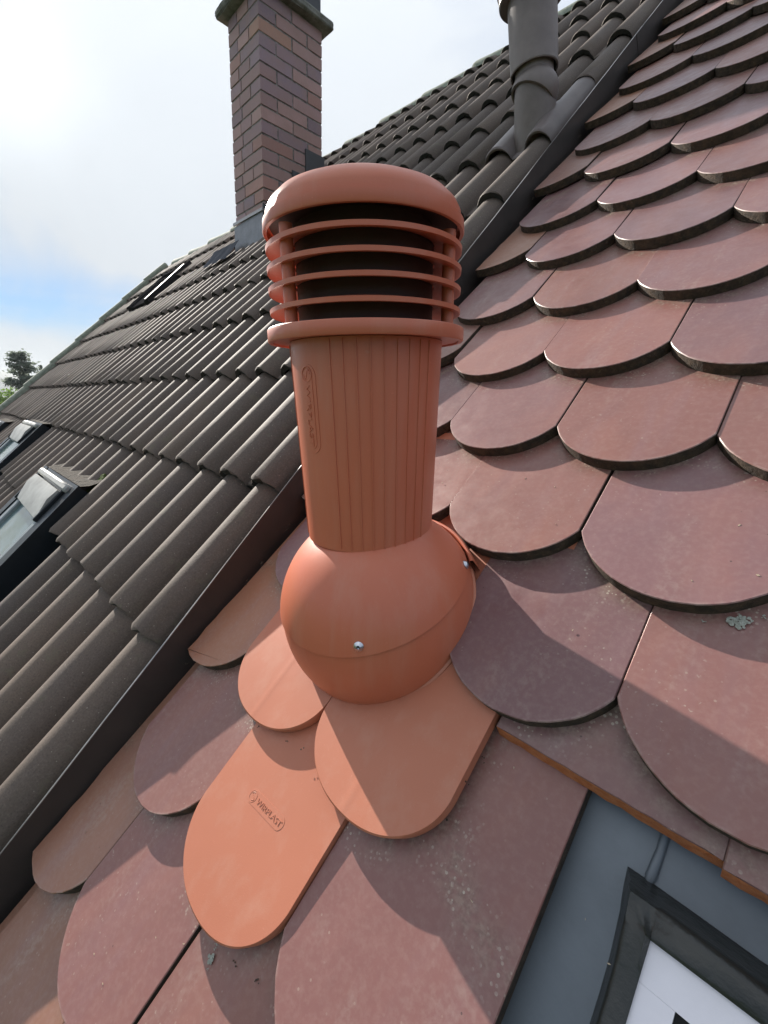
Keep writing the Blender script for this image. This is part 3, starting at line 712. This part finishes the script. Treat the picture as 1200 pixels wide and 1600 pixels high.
# ------------------------------------------------------------------ chimney
def chimney():
    X0, X1, Y0, Y1 = -2.906, -2.556, 1.399, 1.831
    t = thing('chimney', 'square brick chimney with mossy coping slab beside the ridge', 'chimney', (X0, Y0, 1.3))
    bm = bmesh.new(); box(bm, (X0 + .004, Y0 + .004, .9), (X1 - .004, Y1 - .004, 2.690)); part('mortar', bm, MT['mortar'], t)
    H, J, Dp = .0693, .009, .105
    cols = [(.150, .090, .082), (.135, .082, .080), (.105, .072, .082), (.185, .100, .070), (.165, .085, .070), (.12, .078, .085), (.22, .125, .075)]; wts = [6, 6, 4, 1.2, 2.5, 4, .5]
    cache = {}
    def brick(x0, y0, x1, y1, z):
        key = (round(x1 - x0, 3), round(y1 - y0, 3))
        if key not in cache:
            bm = bmesh.new(); box(bm, (0, 0, 0), (x1 - x0, y1 - y0, H - J), bevel=.0018); cache[key] = mesh_of('brick', bm, MT['brick'], 30)
        o = bpy.data.objects.new('brick', cache[key]); COL.objects.link(o); o.parent = t
        o.location = (x0 - X0 + random.uniform(-.0012, .0012), y0 - Y0 + random.uniform(-.0012, .0012), z - 1.3)
        c = random.choices(cols, wts)[0]; k = random.uniform(1.8, 2.7); o.color = (c[0] * k, c[1] * k, c[2] * k, 1)
    n = 19
    for i in range(n):
        z = 2.684 - H * (i + 1) + J * .5
        if i % 2:
            xm = X1 - .222
            for ya, yb_ in ((Y0, Y0 + Dp), (Y1 - Dp, Y1)):
                brick(xm + J, ya, X1, yb_, z); brick(X0, ya, xm, yb_, z)
            for xa, xb in ((X0, X0 + Dp), (X1 - Dp, X1)): brick(xa, Y0 + Dp + J, xb, Y1 - Dp - J, z)
        else:
            ym = (Y0 + Y1) / 2
            for xa, xb in ((X0, X0 + Dp), (X1 - Dp, X1)):
                brick(xa, Y0, xb, ym - J / 2, z); brick(xa, ym + J / 2, xb, Y1, z)
            for ya, yb_ in ((Y0, Y0 + Dp), (Y1 - Dp, Y1)): brick(X0 + Dp + J, ya, X1 - Dp - J, yb_, z)
    bm = bmesh.new(); box(bm, (X0 - .055, Y0 - .055, 2.686), (X1 + .055, Y1 + .055, 2.736), bevel=.012)
    bmesh.ops.subdivide_edges(bm, edges=bm.edges[:], cuts=5, use_grid_fill=True)
    for v in bm.verts: v.co += Vector((random.uniform(-.003, .003), random.uniform(-.003, .003), random.uniform(-.003, .003)))
    part('coping_slab', bm, MT['slab'], t, smooth=50)
    for x, y in ((X0 + .10, Y0 + .12), (X1 - .09, Y1 - .10)):
        bm = bmesh.new(); box(bm, (x - .09, y - .10, 2.752), (x + .09, y + .10, 2.92), bevel=.01); part('flue', bm, MT['leaddark'], t)
    # lead skirts: front, and stepped side pieces
    zt = 1.60
    bm = bmesh.new(); hexa(bm, [(X0 - .012, Y0 - .014, 1.2), (X1 + .012, Y0 - .014, 1.2), (X1 + .012, Y0 - .002, 1.2), (X0 - .012, Y0 - .002, 1.2)], [(X0 - .008, Y0 - .009, zt - .02), (X1 + .008, Y0 - .009, zt), (X1 + .008, Y0 - .002, zt), (X0 - .008, Y0 - .002, zt - .02)])
    part('front_skirt', bm, MT['lead'], t)
    bm = bmesh.new(); box(bm, (X0 - .010, Y0 - .018, zt - .012), (X1 + .010, Y0 - .009, zt + .004)); part('skirt_edge', bm, MT['lip'], t)
    bm = bmesh.new()
    st = [(Y0 - .01, zt - .01), (Y0 + .10, zt + .03), (Y0 + .20, zt + .13), (Y0 + .30, zt + .27), (Y1 + .012, zt + .42)]
    for (ya, za), (yb_, zb) in zip(st[:-1], st[1:]): box(bm, (X1 + .001, ya, 1.2), (X1 + .009, yb_, zb))
    part('side_skirt', bm, MT['leaddark'], t)
    # apron dressed over the tiles in front and to the left
    bm = bmesh.new()
    for k in range(9):
        pass
    g = []
    for i in range(25):
        a = X0 - .24 + i * .36 / 24; row = []
        for j in range(9):
            s = 1.83 + j * .021; row.append(bm.verts.new(r2w(a, s, .069 + .004 * math.sin(a * 24 * 2) * (1 - j / 9) + .018 * (j / 8) ** 2)))
        g.append(row)
    for a, b in zip(g[:-1], g[1:]):
        for j in range(8): bm.faces.new((a[j], b[j], b[j + 1], a[j + 1]))
    part('apron', bm, MT['apron2'], t)
chimney()

# ------------------------------------------------------------------ roof windows in the dark roof
def roof_window(name, label, a0, a1, s1, s0, group, hooded=True):
    t = thing(name, label, 'roof window', mat4=ROOF, group=group)
    top = .074; w = .055; SA = MT['pale'] if hooded else MT['matte']; FR = MT['winframe'] if hooded else MT['matte']
    bm = bmesh.new()
    box(bm, (a1 - w, s0, -.06), (a1, s1, top)); box(bm, (a0, s0, -.06), (a0 + w, s1, top)); box(bm, (a0 + w + .001, s1 - w, -.06), (a1 - w - .001, s1, top - .002)); part('frame', bm, FR, t, world=False)
    bm = bmesh.new(); a, b, p = a0 + w + .004, a1 - w - .004, s1 - .12
    for lo, hi in (((a, s0), (a + .04, p)), ((b - .04, s0), (b, p)), ((a + .041, p - .03), (b - .041, p))): box(bm, (lo[0], lo[1], .0), (hi[0], hi[1], top - .004), bevel=.004)
    sash = part('sash', bm, SA, t, world=False)
    bm = bmesh.new(); box(bm, (a + .041, s0, .02), (b - .041, p - .031, top - .016)); part('pane', bm, MT['glass'] if hooded else MT['matte'], sash, world=False)
    if not hooded:
        bm = bmesh.new(); box(bm, (a1 - .05, s0, top + .001), (a1 - .02, s1 - .05, top + .006)); part('cover_strip', bm, MT['hood'], t, world=False); return t
    # hood of two folded faces, and the roll behind it
    bm = bmesh.new(); ha, hb = a0 + .075, a1 - .075; pr_ = [(s1 - .145, .062), (s1 - .145, .078), (s1 - .080, .093), (s1 - .042, .090), (s1 - .042, .062)]
    l = [bm.verts.new((ha, y, z)) for y, z in pr_]; r = [bm.verts.new((hb, y, z)) for y, z in pr_]
    for i in range(5): bm.faces.new((l[i], r[i], r[(i + 1) % 5], l[(i + 1) % 5]))
    bm.faces.new(l); bm.faces.new(list(reversed(r))); bmesh.ops.recalc_face_normals(bm, faces=bm.faces); part('hood', bm, MT['hood'], t, world=False, smooth=20)
    for xa, xb in ((hb + .0015, hb + .012), (ha - .012, ha - .0015)):
        bm = bmesh.new(); box(bm, (xa, s1 - .15, .05), (xb, s1 - .03, .084), bevel=.003); part('hood_cheek', bm, MT['winframe'], t, world=False)
    bm = bmesh.new(); box(bm, (ha - .03, s1 - .036, .06), (hb + .03, s1 - .012, .088), bevel=.006); part('top_roll', bm, MT['hood'], t, world=False)
    # crumpled apron above
    bm = bmesh.new(); g = []; rng = random.Random(3)
    for i in range(30):
        x = a0 + .02 + i * (a1 - a0 - .01) / 29; row = []
        for j in range(8): row.append(bm.verts.new((x, s1 + .002 + j * .017, .070 - .052 * min(1, j / 4.0) + .004 * math.sin(x * 50) * (j > 2) + rng.uniform(-.0025, .0025))))
        g.append(row)
    for p_, q in zip(g[:-1], g[1:]):
        for j in range(7): bm.faces.new((p_[j], q[j], q[j + 1], p_[j + 1]))
    part('apron', bm, MT['apron'], t, world=False)
    return t
roof_window('roof_window', 'nearer roof window with bleached hood and moss on its apron at the left edge', -2.02, -1.46, .225, -.9, 'roof windows in the dark roof')
roof_window('roof_window', 'farther roof window with bleached hood higher up near the verge', -3.42, -2.86, .395, -.6, 'roof windows in the dark roof')
roof_window('roof_window', 'small pale roof window high up close to the ridge and verge', -4.50, -3.95, 2.21, 1.70, 'roof windows in the dark roof', False)
roof_window('roof_window', 'farthest low roof window, only its top corner showing at the left edge', -4.75, -4.20, .33, -.6, 'roof windows in the dark roof')

# ------------------------------------------------------------------ window in the red roof, lower right
def red_window():
    t = thing('skylight', 'white framed skylight with blue grey flashing and black rubber seal in the red roof', 'skylight', mat4=ROOF)
    bm = bmesh.new(); box(bm, (-.03, -.9, -.060), (1.1, .30, -.056)); part('flashing_sheet', bm, MT['bluesheet'], t, world=False)
    bm = bmesh.new(); tube(bm, [(.0545, .30, -.055), (.0545, .232, -.055), (.0535, .212, -.0545), (.052, .203, -.056)], [.0035, .0035, .0042, .002], 10)
    part('standing_seam', bm, MT['bluesheet'], t, world=False)
    # white frame with dark pane
    z0, z1 = -.056, -.002; bm = bmesh.new(); fa, fs = .067, .179
    box(bm, (fa, -.9, z0), (fa + .0205, fs - .0241, z1)); box(bm, (fa, fs - .024, z0), (1.05, fs, z1)); part('frame', bm, MT['white'], t, world=False)
    bm = bmesh.new(); box(bm, (fa + .0207, -.9, z0), (1.05, fs - .0243, z1 - .012)); part('pane', bm, MT['black'], t, world=False)
    # rubber skirt: a soft roll along the left and the top of the frame, puckered at the corner
    bm = bmesh.new(); rng = random.Random(5); path = []
    n1, n2 = 60, 60
    for i in range(n1): path.append((Vector((fa, -.45 + (fs + .45) * i / (n1 - 1))), Vector((-1, 0))))
    for i in range(1, 8): q = PI / 2 * i / 8; path.append((Vector((fa, fs)), Vector((-math.cos(q), math.sin(q))) / max(math.cos(q), math.sin(q))))
    for i in range(n2): path.append((Vector((fa + (1.0 - fa) * i / (n2 - 1), fs)), Vector((0, 1))))
    prof = [(0, .0005), (.0025, .0025), (.007, .0018), (.0115, .0032), (.015, .0005), (.0175, -.014), (.0195, -.034), (.025, -.0545)]
    g = []
    for i, (p, d) in enumerate(path):
        corner = max(0, 1 - abs(i - n1 - 3) / 7); ph = math.sin(i * .55) * .0012 + math.sin(i * 1.3 + 1) * .0010 + rng.uniform(-.0006, .0006)
        g.append([bm.verts.new((*(p + d * (x * (1 + .12 * math.sin(i * .21) + .10 * corner))), z + (ph if 0 < k < 6 else 0) + .005 * corner * math.sin(k * 1.4 + .5) * (k < 6))) for k, (x, z) in enumerate(prof)])
    for a, b in zip(g[:-1], g[1:]):
        for k in range(len(prof) - 1): bm.faces.new((a[k], a[k + 1], b[k + 1], b[k]))
    bmesh.ops.recalc_face_normals(bm, faces=bm.faces); part('rubber_seal', bm, MT['rubber'], t, world=False, smooth=70)
red_window()

# ------------------------------------------------------------------ trees
def crown_bm(c, fn, n, size, seed):
    rng = random.Random(seed); bm = bmesh.new()
    for i in range(n):
        p = fn(rng)
        if p is None: continue
        p = Vector(c) + p; u = Vector((rng.gauss(0, 1), rng.gauss(0, 1), rng.gauss(0, .5))).normalized(); v = u.orthogonal().normalized()
        s = size * rng.uniform(.5, 1.3)
        bm.faces.new([bm.verts.new(p + q) for q in (u * s, v * s * .45, -u * s * .9, -v * s * .45)])
    return bm
def conifer(name, label, base, H, R, n, size, seed, openn=0.0):
    t = thing(name, label, 'tree', base, 'trees beyond the dark roof'); b = Vector(base)
    bm = bmesh.new(); tube(bm, [b, b + Vector((0, 0, H * .6)), b + Vector((0, 0, H * .97))], [H * .02, H * .012, H * .002], 8); part('trunk', bm, MT['bark'], t)
    rng = random.Random(seed); limbs = []
    for k in range(46):
        z = H * (.12 + .85 * (k + rng.random()) / 46); L_ = R * (1 - (z / H)) ** .75 * rng.uniform(.55, 1.1) + R * .05; an = rng.uniform(0, 2 * PI); limbs.append((z, L_, an))
    bm = bmesh.new()
    for z, L_, an in limbs: tube(bm, [b + Vector((0, 0, z)), b + Vector((math.cos(an) * L_ * .9, math.sin(an) * L_ * .9, z + L_ * .12))], [H * .004, H * .001], 4)
    part('branches', bm, MT['bark'], t, kind='stuff')
    def fn(r):
        z, L_, an = r.choice(limbs); q = r.random() ** .6
        return Vector((math.cos(an) * L_ * q, math.sin(an) * L_ * q, z + L_ * .15 * q)) + Vector((r.gauss(0, 1), r.gauss(0, 1), r.gauss(0, .5))) * R * .075
    part('crown', crown_bm(b, fn, n, size, seed), MT['needles'], t, smooth=None, kind='stuff')
conifer('conifer', 'broad open conifer rising beyond the dark roof at the left edge', (-79.4, 8.56, -6.2), 12.9, 4.6, 6000, .24, 11)
conifer('conifer', 'slim pointed conifer tip just right of the broad open one', (-108.8, 15.0, -6.2), 13.0, 1.5, 3000, .24, 12)
def bush():
    base = (-59.7, 4.6, -6.2); t = thing('leafy_tree', 'low round green tree below the conifers at the left edge', 'tree', base, 'trees beyond the dark roof'); b = Vector(base)
    bm = bmesh.new(); tube(bm, [b, b + Vector((.1, 0, 3.0)), b + Vector((0, .1, 5.5))], [.22, .16, .05], 8); part('trunk', bm, MT['bark'], t)
    cl = [(Vector((random.gauss(0, .9), random.gauss(0, .9), 4.6 + random.gauss(0, 1.1))), random.uniform(.6, 1.1)) for _ in range(16)]
    def fn(r):
        c, q = r.choice(cl); d = Vector((r.gauss(0, 1), r.gauss(0, 1), r.gauss(0, 1))).normalized(); return c + d * q * 1.6 * r.uniform(.6, 1.0)
    part('crown', crown_bm(b, fn, 5000, .2, 21), MT['leaves'], t, smooth=None, kind='stuff')
bush()

# ------------------------------------------------------------------ small growth and dirt
def clump(bm, a, s, n, r, count, seed, flat=.5, big=1.0):
    rng = random.Random(seed)
    for _ in range(count):
        q = rng.random() ** .5 * r; an = rng.uniform(0, 2 * PI); k = rng.uniform(.15, .35) * r * big
        g = bmesh.ops.create_icosphere(bm, subdivisions=1, radius=k); M_ = Matrix.Translation(r2w(a + q * math.cos(an), s + q * math.sin(an), n)) @ Matrix.Rotation(PI / 4, 4, 'X') @ Matrix.Diagonal((1, 1, flat, 1))
        bmesh.ops.transform(bm, matrix=M_, verts=g['verts'])
def growth():
    bm = bmesh.new()
    
    for q, (da, ds) in enumerate(((0, 0), (.004, .001), (-.004, .002), (.002, -.004), (-.003, -.003), (.006, .004), (-.006, -.001), (.0005, .005))): clump(bm, .063 + da, .4245 + ds, -.0117, .0026, 9, 30 + q, .13, 1.9)
    clump(bm, .078, .436, -.0128, .0026, 8, 2, .22); clump(bm, .040, .416, -.0112, .0022, 6, 3, .2)
    solo('lichen', bm, MT['lichen'], 'pale grey lichen rosette on the red tile at the right edge, just under the next tile', 'lichen', 'stuff')
    bm = bmesh.new()
    clump(bm, -.2395, -.0735, -.0094, .0036, 14, 5, .12, 1.7); clump(bm, -.2425, -.066, -.010, .0026, 8, 6, .2); clump(bm, -.236, -.080, -.0088, .002, 6, 7, .2)
    solo('lichen', bm, MT['lichen'], 'small pale lichen streak just under the lettered plastic tile', 'lichen', 'stuff')
    bm = bmesh.new(); clump(bm, -1.52, .262, .030, .035, 60, 9, .7); clump(bm, -1.56, .28, .028, .02, 30, 10, .6)
    solo('moss', bm, MT['moss'], 'yellow green moss cushion on the apron of the nearer roof window', 'moss', 'stuff')
    bm = bmesh.new(); rng = random.Random(44)
    for r in range(0, 12):
        half = 0.5 if r % 2 == 0 else 0.0
        for i in range(-3, 3):
            c = i + half
            for sg in (-1, 1):
                if rng.random() < .75: clump(bm, (c + .5) * W + sg * rng.uniform(.002, .007), r * G + creep(r) + rng.uniform(-.006, .004), -.013, .004, rng.randint(2, 6), rng.randrange(999), .5)
    for _ in range(46): clump(bm, -.578 + rng.uniform(0, .008), rng.uniform(-.25, 2.0), -.010, .004, rng.randint(2, 5), rng.randrange(999), .5)
    for a_, s_, n_ in ((-.085, .215, -.012), (-.09, .19, -.010), (-.118, .14, -.012), (-.16, .112, -.012), (-.27, .118, .000), (-.295, .112, .000), (-.35, .10, .000), (-.215, -.058, -.012), (-.185, -.05, -.012), (-.095, .03, -.011), (-.545, .13, -.009), (-.50, .108, -.010)): clump(bm, a_, s_, n_, .0032, rng.randint(2, 4), rng.randrange(999), .45)
    bm2 = bm; solo('dirt', bm2, MT['edge'], 'dark crumbs of dirt and moss lodged in the joints between red tiles', 'dirt', 'stuff')
    bm = bmesh.new()
    for _ in range(60):
        a = rng.uniform(-.56, .14); s = rng.uniform(-.2, .55); r = math.floor((s + SAG) / G); y = s + SAG - r * G
        z = .0046 - TILT * y if False else None
        # height of the uppermost tile here: try the row whose exposed face covers the point
        best = None
        for rr in (r, r - 1):
            c = round(a / W - (.5 if rr % 2 == 0 else 0)) + (.5 if rr % 2 == 0 else 0); x = a - c * W; yy = s - (rr * G - SAG)
            if yy > RAD - math.sqrt(max(RAD * RAD - x * x, 0)) + .002: best = .0052 - TILT * yy; break
        if best is None or (-.46 < a < -.08 and -.08 < s < .45): continue
        k = rng.uniform(.0006, .0018); an = rng.uniform(0, PI); u = Vector((math.cos(an), math.sin(an))) * k; v = Vector((-math.sin(an), math.cos(an))) * k * rng.uniform(.25, .6)
        p = Vector((a, s)); q = [p + u, p + v, p - u, p - v]
        b_ = [r2w(w.x, w.y, best - .0003) for w in q]; t_ = [r2w(w.x, w.y, best + .0003) for w in q]; hexa(bm, b_, t_)
    solo('dry_flakes', bm, MT['flake'], 'tiny dry flakes and seeds scattered over the red tiles', 'flakes', 'stuff', smooth=None)
growth()

def haze():
    bm = bmesh.new(); box(bm, (-2600, -2600, -7.2), (2600, 2600, 96)); o = solo('haze', bm, [], kind='stuff', smooth=None)
    m_ = bpy.data.materials.new('haze'); m_.use_nodes = True; nt = m_.node_tree; nt.nodes.remove(nt.nodes['Principled BSDF'])
    v = nt.nodes.new('ShaderNodeVolumePrincipled'); v.inputs['Density'].default_value = 0.00016; v.inputs['Color'].default_value = (0.86, 0.92, 1.0, 1); v.inputs['Anisotropy'].default_value = 0.3
    nt.links.new(v.outputs[0], nt.nodes['Material Output'].inputs['Volume']); o.data.materials.append(m_)
haze()
